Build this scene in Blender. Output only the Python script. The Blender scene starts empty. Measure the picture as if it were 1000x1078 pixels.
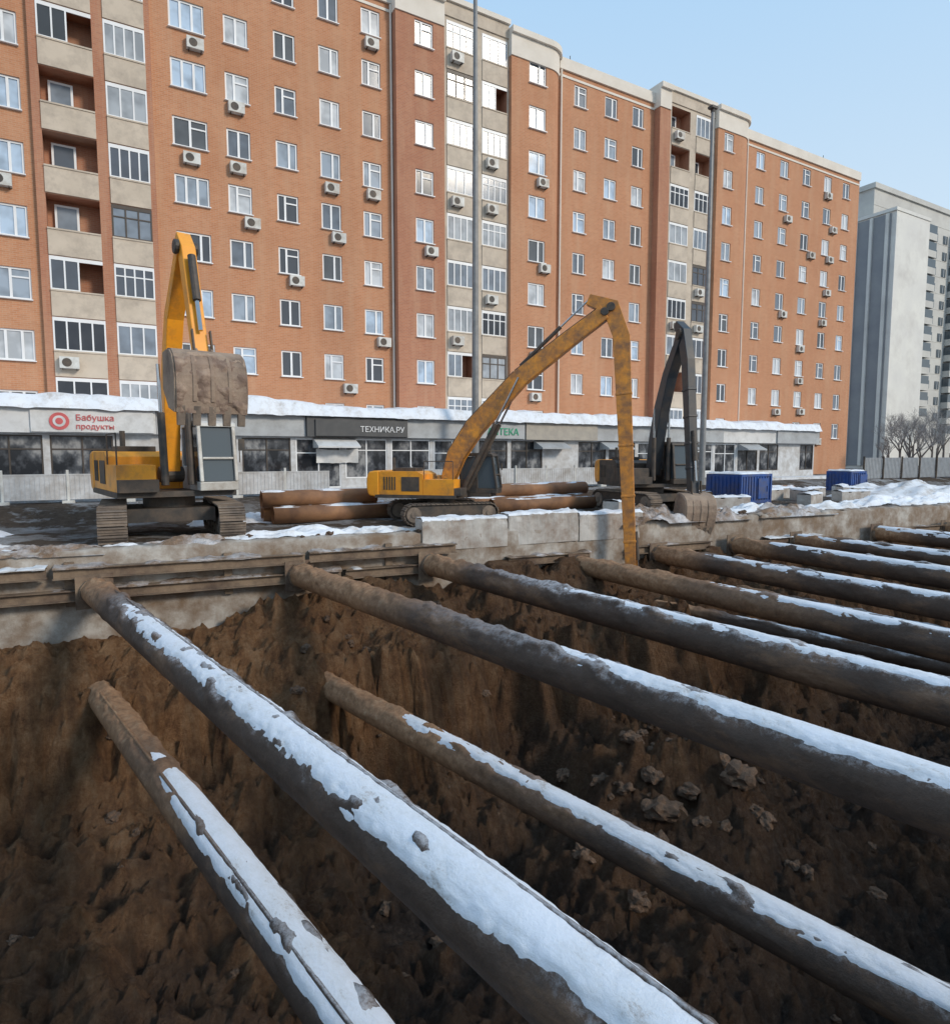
import bpy, math, random
from mathutils import Vector, noise, Matrix
random.seed(7)
D=bpy.data; S=bpy.context.scene; COL=S.collection
R=math.radians
# ---------------------------------------------------------------- materials
def nmat(name):
    m=D.materials.new(name); m.use_nodes=True
    nt=m.node_tree; b=nt.nodes['Principled BSDF']
    return m,nt,b
def noise_n(nt,vec,scale,detail=6,rough=.6):
    n=nt.nodes.new('ShaderNodeTexNoise'); n.inputs['Scale'].default_value=scale
    n.inputs['Detail'].default_value=detail; n.inputs['Roughness'].default_value=rough
    nt.links.new(vec,n.inputs['Vector']); return n
def ramp(nt,fac,stops,interp='LINEAR'):
    r=nt.nodes.new('ShaderNodeValToRGB'); r.color_ramp.interpolation=interp
    e=r.color_ramp.elements
    while len(e)<len(stops): e.new(.5)
    for i,(p,c) in enumerate(stops):
        e[i].position=p; e[i].color=(c,c,c,1) if isinstance(c,(int,float)) else (*c,1)
    nt.links.new(fac,r.inputs['Fac']); return r
def mixc(nt,fac,a,b,blend='MIX'):
    m=nt.nodes.new('ShaderNodeMix'); m.data_type='RGBA'; m.blend_type=blend
    if isinstance(fac,(int,float)): m.inputs[0].default_value=fac
    else: nt.links.new(fac,m.inputs[0])
    for i,x in ((6,a),(7,b)):
        if isinstance(x,tuple): m.inputs[i].default_value=(*x,1)
        else: nt.links.new(x,m.inputs[i])
    return m.outputs[2]
def math_n(nt,op,a,b=None,clamp=False):
    m=nt.nodes.new('ShaderNodeMath'); m.operation=op; m.use_clamp=clamp
    for i,x in ((0,a),(1,b)):
        if x is None: continue
        if isinstance(x,(int,float)): m.inputs[i].default_value=x
        else: nt.links.new(x,m.inputs[i])
    return m.outputs[0]
def bump(nt,b,h,strength,dist=.05):
    n=nt.nodes.new('ShaderNodeBump'); n.inputs['Strength'].default_value=strength
    n.inputs['Distance'].default_value=dist
    nt.links.new(h,n.inputs['Height']); nt.links.new(n.outputs[0],b.inputs['Normal'])
def objvec(nt,stretch=None):
    tc=nt.nodes.new('ShaderNodeTexCoord'); vec=tc.outputs['Object']
    oi=nt.nodes.new('ShaderNodeObjectInfo')
    ad=nt.nodes.new('ShaderNodeVectorMath'); ad.operation='ADD'
    nt.links.new(vec,ad.inputs[0])
    sc=nt.nodes.new('ShaderNodeVectorMath'); sc.operation='SCALE'; sc.inputs[0].default_value=(13,7,5)
    nt.links.new(oi.outputs['Random'],sc.inputs['Scale']); nt.links.new(sc.outputs[0],ad.inputs[1])
    vec=ad.outputs[0]
    if stretch:
        mp=nt.nodes.new('ShaderNodeMapping'); mp.inputs['Scale'].default_value=stretch
        nt.links.new(vec,mp.inputs['Vector']); vec=mp.outputs[0]
    return vec
def M(name,c1,c2=None,scale=3,rough=.6,metal=0,bmp=0,lo=.35,hi=.65,dirt=None,dirt_amt=.5,dscale=1.2,stretch=None,bdist=.03,spec=None):
    m,nt,b=nmat(name)
    vec=objvec(nt,stretch)
    b.inputs['Roughness'].default_value=rough; b.inputs['Metallic'].default_value=metal
    if spec is not None: b.inputs['Specular IOR Level'].default_value=spec
    n=noise_n(nt,vec,scale)
    if c2 is None: c2=tuple(x*.7 for x in c1)
    col=ramp(nt,n.outputs[0],[(lo,c1),(hi,c2)]).outputs[0]
    if dirt:
        n2=noise_n(nt,vec,dscale,8,.7)
        f=ramp(nt,n2.outputs[0],[(.5-.25*dirt_amt,0),(.8-.3*dirt_amt,1)]).outputs[0]
        col=mixc(nt,f,col,dirt)
    nt.links.new(col,b.inputs['Base Color'])
    if bmp:
        n3=noise_n(nt,vec,scale*4,8,.65); bump(nt,b,n3.outputs[0],bmp,bdist)
    return m
def pipemat(name,brown_len,frost=.5):
    m,nt,b=nmat(name); vec=objvec(nt,(.4,1,1)); v2=objvec(nt)
    tc=nt.nodes.new('ShaderNodeTexCoord'); sp=nt.nodes.new('ShaderNodeSeparateXYZ'); nt.links.new(tc.outputs['Object'],sp.inputs[0])
    n=noise_n(nt,vec,1.8,8,.7); nb=noise_n(nt,v2,7,8,.7); nl=noise_n(nt,vec,.9,6,.6)
    dark=ramp(nt,n.outputs[0],[(.3,(.022,.018,.017)),(.5,(.05,.036,.030)),(.62,(.13,.078,.048)),(.74,(.23,.16,.115))]).outputs[0]
    brn=ramp(nt,nb.outputs[0],[(.3,(.17,.09,.045)),(.55,(.34,.19,.10)),(.75,(.46,.31,.19))]).outputs[0]
    x=math_n(nt,'ADD',sp.outputs[0],math_n(nt,'MULTIPLY',math_n(nt,'SUBTRACT',nl.outputs[0],.5),brown_len*2.4))
    mr=nt.nodes.new('ShaderNodeMapRange'); mr.inputs['From Min'].default_value=brown_len*.7; mr.inputs['From Max'].default_value=brown_len*1.5; mr.inputs['To Min'].default_value=.95; mr.inputs['To Max'].default_value=.10
    nt.links.new(x,mr.inputs['Value'])
    c=mixc(nt,mr.outputs[0],dark,brn)
    g=nt.nodes.new('ShaderNodeNewGeometry'); s2=nt.nodes.new('ShaderNodeSeparateXYZ'); nt.links.new(g.outputs['Normal'],s2.inputs[0])
    fz=nt.nodes.new('ShaderNodeMapRange'); fz.inputs['From Min'].default_value=.35; fz.inputs['From Max'].default_value=1.0; nt.links.new(s2.outputs[2],fz.inputs['Value'])
    fr=ramp(nt,math_n(nt,'ADD',noise_n(nt,v2,11,9,.85).outputs[0],math_n(nt,'MULTIPLY',fz.outputs[0],.25)),[(.6,0),(.78,1)]).outputs[0]
    mx=nt.nodes.new('ShaderNodeMapRange'); mx.inputs['From Min'].default_value=.5+brown_len*.9; mx.inputs['From Max'].default_value=2.5+brown_len*1.6; nt.links.new(sp.outputs[0],mx.inputs['Value'])
    c=mixc(nt,math_n(nt,'MULTIPLY',math_n(nt,'MULTIPLY',fr,fz.outputs[0]),math_n(nt,'MULTIPLY',mx.outputs[0],frost)),c,(.60,.62,.66))
    nt.links.new(c,b.inputs['Base Color']); b.inputs['Roughness'].default_value=.68
    bump(nt,b,nb.outputs[0],.8,.03); return m
snow_m,nt,b=nmat('snow')
v_=objvec(nt)
n=noise_n(nt,v_,2.2,8,.75); n2=noise_n(nt,v_,28,5,.7)
nt.links.new(ramp(nt,n.outputs[0],[(.28,(.44,.40,.37)),(.40,(.64,.64,.65)),(.54,(.77,.80,.85))]).outputs[0],b.inputs['Base Color'])
b.inputs['Roughness'].default_value=.8
bump(nt,b,n2.outputs[0],.5,.025)
frost_m,nt,b=nmat('thin_frosty_snow')
v_=objvec(nt,(.6,1,1))
n=noise_n(nt,v_,2.4,10,.75); n2=noise_n(nt,v_,30,6,.75)
mixn=math_n(nt,'ADD',math_n(nt,'MULTIPLY',n.outputs[0],.7),math_n(nt,'MULTIPLY',n2.outputs[0],.3))
nt.links.new(ramp(nt,mixn,[(.32,(.26,.21,.18)),(.385,(.52,.50,.49)),(.44,(.70,.72,.75)),(.56,(.78,.81,.87))]).outputs[0],b.inputs['Base Color'])
b.inputs['Roughness'].default_value=.8
bump(nt,b,n2.outputs[0],.5,.025)
snowdirty=M('trodden_snow',(.70,.72,.75),(.36,.32,.28),scale=1.6,rough=.85,bmp=.6,lo=.47,hi=.74)
concrete=M('concrete',(.44,.41,.37),(.30,.26,.22),scale=1.2,rough=.9,bmp=.5,dirt=(.19,.13,.085),dirt_amt=.5,bdist=.05)
concrete_l=M('pale_concrete',(.54,.52,.49),(.42,.40,.37),scale=1.5,rough=.9,bmp=.5,dirt=(.24,.18,.14),dirt_amt=.35)
beige=M('beige_panel',(.60,.51,.41),(.52,.44,.35),scale=.8,rough=.85,dirt=(.38,.32,.26),dirt_amt=.2)
coping=M('light_coping',(.76,.70,.62),(.67,.61,.53),scale=.6,rough=.8)
white=M('white_frame',(.82,.83,.84),(.76,.76,.76),scale=1,rough=.45)
brownframe=M('dark_frame',(.07,.05,.04),(.05,.04,.03),rough=.5)
steel=M('rusty_steel',(.13,.08,.055),(.065,.047,.038),scale=2.5,rough=.75,metal=.1,bmp=.5,dirt=(.26,.19,.13),dirt_amt=.6)
pipe_m=pipemat('dark_rusty_pipe',1.5,.6)
pipe_b=pipemat('brown_rusty_pipe',5.4,.6)
rustpipe=M('rust_pipe',(.34,.17,.08),(.18,.09,.05),scale=1.5,rough=.7,metal=.05,bmp=.3)
yellow=M('yellow_paint',(.90,.37,.02),(.80,.30,.02),scale=1.5,rough=.4,dirt=(.34,.16,.05),dirt_amt=.1,dscale=1.6)
yellow_d=M('worn_orange_paint',(.80,.32,.035),(.58,.22,.035),scale=2.2,rough=.5,bmp=.2,dirt=(.25,.12,.055),dirt_amt=.45,dscale=2.6)
darkblue=M('dark_boom_paint',(.022,.032,.045),(.04,.045,.05),scale=1.5,rough=.45,dirt=(.09,.07,.055),dirt_amt=.25)
blk=M('black_steel',(.03,.028,.027),(.05,.045,.04),rough=.6,dirt=(.12,.085,.06),dirt_amt=.45,dscale=2)
track_m=M('track_steel',(.09,.075,.065),(.17,.135,.11),scale=3,rough=.8,metal=.1,bmp=.5,dirt=(.27,.21,.16),dirt_amt=.5,dscale=2)
bucket_m=M('muddy_bucket_steel',(.27,.19,.14),(.15,.11,.085),scale=2.5,rough=.8,bmp=.8,dirt=(.36,.27,.20),dirt_amt=.5)
mudcake=M('caked_mud',(.38,.28,.21),(.19,.13,.10),scale=3.0,rough=.9,bmp=.8,lo=.4,hi=.6,bdist=.04)
chrome=M('chrome_rod',(.5,.5,.5),(.4,.4,.4),rough=.25,metal=1)
cabwhite=M('pale_cab_paint',(.66,.66,.63),(.55,.55,.52),rough=.5,dirt=(.3,.25,.2),dirt_amt=.2)
glassd,nt,b=nmat('dark_glass'); b.inputs['Base Color'].default_value=(.03,.037,.045,1); b.inputs['Roughness'].default_value=.06; b.inputs['Specular IOR Level'].default_value=.8
glassc,nt,b=nmat('cab_glass'); b.inputs['Base Color'].default_value=(.08,.10,.115,1); b.inputs['Roughness'].default_value=.08
glasss,nt,b=nmat('shop_glass')
tc=nt.nodes.new('ShaderNodeTexCoord')
mp=nt.nodes.new('ShaderNodeMapping'); mp.inputs['Scale'].default_value=(1.3,1.3,1.0); nt.links.new(tc.outputs['Object'],mp.inputs[0])
oi=nt.nodes.new('ShaderNodeObjectInfo'); nt.links.new(oi.outputs['Location'],mp.inputs['Location'])
n=noise_n(nt,mp.outputs[0],1.3,3,.6)
nt.links.new(ramp(nt,n.outputs[0],[(.42,(.02,.022,.026)),(.55,(.08,.085,.095)),(.68,(.28,.28,.28))]).outputs[0],b.inputs['Base Color'])
b.inputs['Roughness'].default_value=.1; b.inputs['Specular IOR Level'].default_value=.35
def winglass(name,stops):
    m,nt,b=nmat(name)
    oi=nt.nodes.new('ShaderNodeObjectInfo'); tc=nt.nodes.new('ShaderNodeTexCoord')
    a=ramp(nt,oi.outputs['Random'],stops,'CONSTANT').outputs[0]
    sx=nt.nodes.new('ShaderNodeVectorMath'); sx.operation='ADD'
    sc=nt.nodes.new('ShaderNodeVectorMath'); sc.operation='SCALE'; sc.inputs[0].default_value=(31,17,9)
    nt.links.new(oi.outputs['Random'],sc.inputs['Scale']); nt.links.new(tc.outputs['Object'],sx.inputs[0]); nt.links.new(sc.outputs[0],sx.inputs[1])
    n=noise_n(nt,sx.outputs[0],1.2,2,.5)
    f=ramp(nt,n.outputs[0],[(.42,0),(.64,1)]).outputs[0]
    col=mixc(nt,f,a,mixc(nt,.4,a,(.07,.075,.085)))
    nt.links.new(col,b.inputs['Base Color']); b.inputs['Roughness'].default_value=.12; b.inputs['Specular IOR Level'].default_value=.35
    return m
glassw=winglass('window_glass',[(0,(.08,.09,.105)),(.14,(.17,.20,.24)),(.30,(.34,.40,.47)),(.50,(.60,.63,.66)),(.74,(.12,.13,.14)),(.82,(.48,.60,.74))])  # pane colours stand for curtains and painted-in sky reflections
glassl=winglass('balcony_glass',[(0,(.04,.045,.055)),(.22,(.11,.125,.15)),(.45,(.24,.28,.33)),(.66,(.42,.45,.48)),(.86,(.06,.065,.07))])
def brickmat(name,c1,c2,mort):
    m,nt,b=nmat(name)
    g=nt.nodes.new('ShaderNodeTexCoord'); sp=nt.nodes.new('ShaderNodeSeparateXYZ'); nt.links.new(g.outputs['Object'],sp.inputs[0])
    cb=nt.nodes.new('ShaderNodeCombineXYZ'); nt.links.new(math_n(nt,'ADD',sp.outputs[0],sp.outputs[1]),cb.inputs[0]); nt.links.new(sp.outputs[2],cb.inputs[1])
    br=nt.nodes.new('ShaderNodeTexBrick'); br.inputs['Scale'].default_value=1
    br.inputs['Brick Width'].default_value=.26; br.inputs['Row Height'].default_value=.09; br.inputs['Mortar Size'].default_value=.007
    br.inputs['Color1'].default_value=(*c1,1); br.inputs['Color2'].default_value=(*c2,1); br.inputs['Mortar'].default_value=(*mort,1)
    nt.links.new(cb.outputs[0],br.inputs['Vector'])
    n=noise_n(nt,g.outputs['Object'],.22,6,.65)
    mp=nt.nodes.new('ShaderNodeMapping'); mp.inputs['Scale'].default_value=(1,1,.12); nt.links.new(g.outputs['Object'],mp.inputs[0])
    n2=noise_n(nt,mp.outputs[0],1.3,6,.7)
    c=mixc(nt,ramp(nt,n.outputs[0],[(.35,0),(.7,.4)]).outputs[0],br.outputs[0],tuple(x*.72 for x in c2))
    c=mixc(nt,ramp(nt,n2.outputs[0],[(.45,0),(.8,.5)]).outputs[0],c,(.56,.37,.24))
    nt.links.new(c,b.inputs['Base Color']); b.inputs['Roughness'].default_value=.9
    return m
brick=brickmat('orange_brick',(.56,.255,.13),(.48,.205,.10),(.52,.37,.26))
brick_d=brickmat('dark_red_brick',(.47,.205,.115),(.40,.165,.095),(.43,.28,.2))
ground_m,nt,b=nmat('mud_and_snow')
g=nt.nodes.new('ShaderNodeNewGeometry'); pos=g.outputs['Position']
sp=nt.nodes.new('ShaderNodeSeparateXYZ'); nt.links.new(pos,sp.inputs[0])
n1=noise_n(nt,pos,.55,8,.65); n2=noise_n(nt,pos,5,8,.7); n3=noise_n(nt,pos,.18,6,.6)
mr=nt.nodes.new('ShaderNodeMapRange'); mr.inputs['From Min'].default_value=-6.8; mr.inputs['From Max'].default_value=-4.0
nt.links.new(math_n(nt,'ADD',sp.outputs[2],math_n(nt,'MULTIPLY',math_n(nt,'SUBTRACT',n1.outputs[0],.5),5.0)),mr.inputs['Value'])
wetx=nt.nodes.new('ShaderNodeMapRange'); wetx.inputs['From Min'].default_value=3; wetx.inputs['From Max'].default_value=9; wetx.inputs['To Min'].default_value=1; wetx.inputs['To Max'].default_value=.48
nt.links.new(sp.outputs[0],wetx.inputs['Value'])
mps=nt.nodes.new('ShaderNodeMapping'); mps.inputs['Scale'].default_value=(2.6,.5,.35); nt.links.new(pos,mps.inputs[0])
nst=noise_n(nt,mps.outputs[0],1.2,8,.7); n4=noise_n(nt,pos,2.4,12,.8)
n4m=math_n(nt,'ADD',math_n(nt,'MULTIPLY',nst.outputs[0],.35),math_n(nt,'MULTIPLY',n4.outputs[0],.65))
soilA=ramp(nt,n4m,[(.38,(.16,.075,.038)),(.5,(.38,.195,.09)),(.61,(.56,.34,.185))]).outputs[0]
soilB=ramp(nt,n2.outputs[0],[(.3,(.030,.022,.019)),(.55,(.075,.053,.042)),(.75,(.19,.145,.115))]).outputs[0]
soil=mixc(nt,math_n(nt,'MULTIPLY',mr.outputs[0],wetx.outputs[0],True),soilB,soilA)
topm=ramp(nt,n2.outputs[0],[(.3,(.085,.062,.047)),(.65,(.21,.16,.12))]).outputs[0]
sn=ramp(nt,n1.outputs[0],[(.47,0),(.54,1)]).outputs[0]
sn2=ramp(nt,n3.outputs[0],[(.38,.2),(.58,1)]).outputs[0]
snc=ramp(nt,n2.outputs[0],[(.3,(.42,.39,.37)),(.55,(.70,.72,.75))]).outputs[0]
top_=mixc(nt,math_n(nt,'MULTIPLY',sn,sn2),topm,snc)
isz=nt.nodes.new('ShaderNodeMapRange'); isz.inputs['From Min'].default_value=-.8; isz.inputs['From Max'].default_value=-.35
nt.links.new(sp.outputs[2],isz.inputs['Value'])
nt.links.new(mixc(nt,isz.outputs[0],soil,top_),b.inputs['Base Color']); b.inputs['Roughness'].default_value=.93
b.inputs['Specular IOR Level'].default_value=.25
bump(nt,b,math_n(nt,'ADD',math_n(nt,'ADD',noise_n(nt,pos,3,10,.8).outputs[0],math_n(nt,'MULTIPLY',nst.outputs[0],.6)),math_n(nt,'MULTIPLY',noise_n(nt,pos,12,8,.8).outputs[0],.7)),1.0,.45)
rock_m=M('muddy_clod',(.22,.135,.085),(.10,.068,.048),scale=2,rough=.95,bmp=1,bdist=.06)
soil_m=M('loose_soil',(.27,.18,.12),(.13,.09,.062),scale=2,rough=.95,bmp=1,dirt=(.66,.66,.68),dirt_amt=.3,bdist=.08)
# ---------------------------------------------------------------- mesh helper
class MB:
    def __init__(s): s.v=[]; s.f=[]; s.m=[]
    def vs(s,pts):
        i=len(s.v); s.v+= [tuple(p) for p in pts]; return i
    def face(s,idx,m=0): s.f.append(tuple(idx)); s.m.append(m)
    def quad(s,a,b,c,d,m=0):
        i=s.vs([a,b,c,d]); s.face((i,i+1,i+2,i+3),m)
    def box(s,x0,x1,y0,y1,z0,z1,m=0,M4=None):
        p=[(x,y,z) for z in (z0,z1) for x,y in ((x0,y0),(x1,y0),(x1,y1),(x0,y1))]
        if M4 is not None: p=[M4@Vector(q) for q in p]
        i=s.vs(p)
        for f in ((3,2,1,0),(4,5,6,7),(0,1,5,4),(1,2,6,5),(2,3,7,6),(3,0,4,7)): s.face([i+k for k in f],m)
    def cyl(s,p0,p1,r0,r1=None,seg=14,m=0,caps=True):
        r1=r0 if r1 is None else r1
        p0=Vector(p0);p1=Vector(p1); d=(p1-p0).normalized()
        a=d.orthogonal().normalized(); b_=d.cross(a)
        i=s.vs([p0+(a*math.cos(t)+b_*math.sin(t))*r0 for t in [2*math.pi*k/seg for k in range(seg)]])
        s.vs([p1+(a*math.cos(t)+b_*math.sin(t))*r1 for t in [2*math.pi*k/seg for k in range(seg)]])
        for k in range(seg): s.face((i+k,i+(k+1)%seg,i+seg+(k+1)%seg,i+seg+k),m)
        if caps:
            s.face([i+k for k in reversed(range(seg))],m); s.face([i+seg+k for k in range(seg)],m)
    def prism(s,poly,y0,y1,m=0):
        n=len(poly); i=s.vs([(x,y0,z) for x,z in poly]+[(x,y1,z) for x,z in poly])
        s.face([i+k for k in range(n)],m); s.face([i+n+k for k in reversed(range(n))],m)
        for k in range(n): s.face((i+(k+1)%n,i+k,i+n+k,i+n+(k+1)%n),m)
    def beam(s,pts,ths,y0,y1,m=0):
        ps=[Vector((p[0],p[1])) for p in pts]; T=[];Bm=[]
        for k,p in enumerate(ps):
            d=(ps[min(k+1,len(ps)-1)]-ps[max(k-1,0)]).normalized(); nrm=Vector((-d.y,d.x))*ths[k]/2
            T.append(p+nrm);Bm.append(p-nrm)
        for k in range(len(ps)-1):
            q=[T[k],T[k+1],Bm[k+1],Bm[k]]
            i=s.vs([(a.x,y0,a.y) for a in q]+[(a.x,y1,a.y) for a in q])
            s.face((i,i+1,i+2,i+3),m); s.face((i+7,i+6,i+5,i+4),m)
            s.face((i+1,i,i+4,i+5),m); s.face((i+3,i+2,i+6,i+7),m)
            if k==0: s.face((i,i+3,i+7,i+4),m)
            if k==len(ps)-2: s.face((i+2,i+1,i+5,i+6),m)
    def mesh(s,name,mats,smooth=False):
        me=D.meshes.new(name); me.from_pydata(s.v,[],s.f)
        for x in mats: me.materials.append(x)
        me.polygons.foreach_set('material_index',s.m)
        if smooth: me.polygons.foreach_set('use_smooth',[True]*len(s.f))
        me.update(); return me
    def obj(s,name,mats,parent=None,loc=(0,0,0),rz=0,smooth=False,bevel=0):
        return mk(name,s.mesh(name,mats,smooth),parent,loc,rz,bevel)
def mk(name,me,parent=None,loc=(0,0,0),rz=0,bevel=0):
    o=D.objects.new(name,me); COL.objects.link(o); o.location=loc; o.rotation_euler=(0,0,rz)
    if parent: o.parent=parent
    if bevel:
        md=o.modifiers.new('bevel','BEVEL'); md.width=bevel; md.segments=2; md.limit_method='ANGLE'; md.angle_limit=R(40)
    return o
def top(o,label,cat,group=None):
    o['label']=label; o['category']=cat
    if group: o['group']=group
    return o
def empty(name,loc=(0,0,0),rz=0):
    return mk(name,None,None,loc,rz)
def fn(x,y,z=0,o=5): return noise.fractal(Vector((x,y,z)),1.0,2.0,o)
def ss(x,a,b):
    t=max(0,min(1,(x-a)/(b-a))); return t*t*(3-2*t)
def interp(pts,d):
    if d<=pts[0][0]: return pts[0][1]
    for (a,za),(b_,zb) in zip(pts,pts[1:]):
        if d<=b_:
            t=(d-a)/(b_-a); t=t*t*(3-2*t)*.5+t*.5; return za+(zb-za)*t
    return pts[-1][1]
# ---------------------------------------------------------------- ground with the pit
WALL=18.6; SK=-.1; WANG=math.atan(SK)
def wallv(u): return WALL+SK*u
def gz(u,v):
    w=v-SK*u
    if w>18.55 or w<-2.5 or u<-14 or u>72:
        z=.6*ss(v,25,28)
        if abs(u)<80 and abs(v)<60:
            z+=.09*fn(u*.5,v*.5,3)*(1-ss(v,28,29)*.8)
            if 18.55<w<21: z+=(1-ss(w,19,21))*(.08*abs(fn(u*1.1,v*1.1,9,4))+.05*fn(u*3.5,v*3.5,9,3))
        return z
    d=WALL-w
    dd=d+.7*fn(u*.8,2.3,4,4)+.35*abs(fn(u*2.4,.7,2,4))*ss(d,1,3)
    zl=interp([(.1,-2.2),(1.4,-2.35),(2.6,-3.0),(3.9,-5.0),(7.5,-5.9),(21,-6.3)],dd)
    dr=d+1.0*fn(u*.6,1.3,7,4)+.5*abs(fn(u*2.2,.4,5,4))*ss(d,1,3)
    zr=interp([(.1,-1.75),(3.9,-2.6),(5.1,-5.3),(7.2,-6.4),(21,-6.8)],dr)
    t=ss(u,2.0,4.3)
    z=zl*(1-t)+zr*t
    q=min(1,d/.8)
    z+=q*(.42*fn(u*.55,v*.55,1,4)+.34*fn(u*1.5,v*1.5,2,5)+.30*abs(fn(u*3.0,v*2.2,6,5))+.16*abs(fn(u*6,v*6,8,4))+.09*fn(u*10,v*10,5,3))
    md=math.exp(-((u-10.8)**2+(v-9.8)**2)/4.5)
    z+=2.1*md+md*.5*fn(u*1.8,v*1.8,12,5)+.8*math.exp(-((u-8.2)**2+(v-6.3)**2)/2.5)+.9*math.exp(-((u-15)**2+(v-11)**2)/4)
    z+=.55*math.exp(-((u-6)**2)/2-((d-.8)**2)/1.2)+.5*math.exp(-((u-12)**2)/5-((d-.8)**2)/1.0)
    z+=ss(u,7.5,10)*(1-ss(d,.2,2.6))*(.35+.4*fn(u*.7,3,3,4))
    return min(z,-.95)
us=[-900,-400,-200,-100,-60,-40,-30,-20,-15,-14.05,-13.95]
x=-12.
while x<28: us.append(x); x+=.09
while x<72: us.append(x); x+=.8
us+=[72.1,76,82,90,100,120,160,250,500,1200]
ws=[-600,-200,-80,-40,-20,-10,-5,-2.55,-2.45]
x=-1.8
while x<18.3: ws.append(x); x+=.09
ws+=[18.4,18.5,18.6]
x=18.75
while x<22: ws.append(x); x+=.15
while x<34: ws.append(x); x+=.4
ws+=[36,40,45,50,60,80,120,200,400,1200]
mb=MB()
for w in ws:
    for u in us:
        v=w+SK*max(-100,min(100,u)); mb.v.append((u,v,gz(u,v) if abs(u)<=100 else (.6 if v>28 else 0)))
nu=len(us)
for j in range(len(ws)-1):
    for i in range(nu-1):
        a=j*nu+i; mb.face((a,a+1,a+nu+1,a+nu))
go=mb.obj('ground',[ground_m],smooth=True); go['kind']='structure'
mb=MB(); mb.box(-20,56,29.3,30.98,.3,.78,0); p=mb.obj('pavement',[snowdirty]); p['kind']='structure'
# ---------------------------------------------------------------- pit wall
wd=Vector((math.cos(WANG),math.sin(WANG),0)); wn=Vector((-wd.y,wd.x,0))
def onwall(u,off=0):
    return Vector((u,wallv(u),0))+wn*off
mb=MB()
nseg=900; x0,x1=-15,58; prof=[(-.18,-3.2),(-.17,-1.3),(-.18,-.6),(-.18,-.02),(-.15,.06),(.1,.08),(.36,.07),(.36,-2.9)]
L=(x1-x0)/nseg
rows=[]
for k in range(nseg+1):
    xx=x0+L*k; r=[]; rg=ss(xx,7.5,9)
    for j,(yy,zz) in enumerate(prof):
        dn=(.05+.05*rg)*fn(xx*2.2,zz*2,j,5)
        chip=.2*rg*max(0,fn(xx*1.1,9,1,5)) if zz>-.2 else 0
        r.append((xx,yy+dn*.6,zz+(dn-chip if zz>-.2 else 0)))
    rows.append(mb.vs(r))
for k in range(nseg):
    for j in range(len(prof)-1): mb.face((rows[k]+j+1,rows[k]+j,rows[k+1]+j,rows[k+1]+j+1))
rw=empty('retaining_wall',(0,WALL,0),WANG); top(rw,"long grey concrete retaining wall along the muddy pit edge","retaining wall")
mb.obj('wall',[concrete],rw,smooth=True)
for k,xx in enumerate([-9.3,-4.6,-.9,2.9,7.2]):
    m2=MB(); m2.box(-.1,.1,-.1,0,-1.3,-.2,0); o=m2.obj('soldier_pile',[steel],rw,(xx+.3*random.random(),-.19,0))
def waler(Lb,seed):
    m2=MB()
    for (a,b_,c,d_) in ((-.12,.12,.11,.135),(-.12,.12,-.135,-.11)): m2.box(0,Lb,a,b_,c,d_,0)
    m2.box(0,Lb,-.01,.01,-.11,.11,0)
    m3=MB();ns=int(Lb*34);rr=[]
    for k in range(ns+1):
        a=Lb*k/ns; t=.08*max(-.25,fn(a*1.3,2.2,seed*3.3)+.1)
        rr.append(m3.vs([(a,-.125,.13-max(0,t)*.5),(a,-.11,.135+t*.5),(a,.0,.13+t*.9),(a,.11,.13+t*1.2),(a,.3,.13+t*1.6)]))
    for k in range(ns):
        for j in range(4): m3.face((rr[k]+j,rr[k+1]+j,rr[k+1]+j+1,rr[k]+j+1))
    return m2.mesh('waler_beam',[steel]),m3.mesh('snow_crust',[snowdirty if seed%3==1 else soil_m],True)
for i,(u,Lb,zz) in enumerate([(-13,5.9,-.42),(-7,5.9,-.42),(-1,5.9,-.44),(5,4.4,-.40),(-12,5.9,-.98),(-6,5.9,-.98),(0,5.9,-1.0),(6,2.6,-.97),(11.2,3.1,-.95),(16,3.6,-.9),(22.5,3.0,-.95),(30,5,-.95)]):
    a,c=waler(Lb,i)
    o=mk('waler_beam',a,None,tuple(onwall(u,-.45)+Vector((0,0,zz+random.uniform(-.03,.03)))),WANG+random.uniform(-.008,.008))
    top(o,"rusty mud-caked steel waler beam along the concrete pit wall","steel beam","waler beams along the pit wall")
    mk('snow_crust',c,o)
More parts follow.
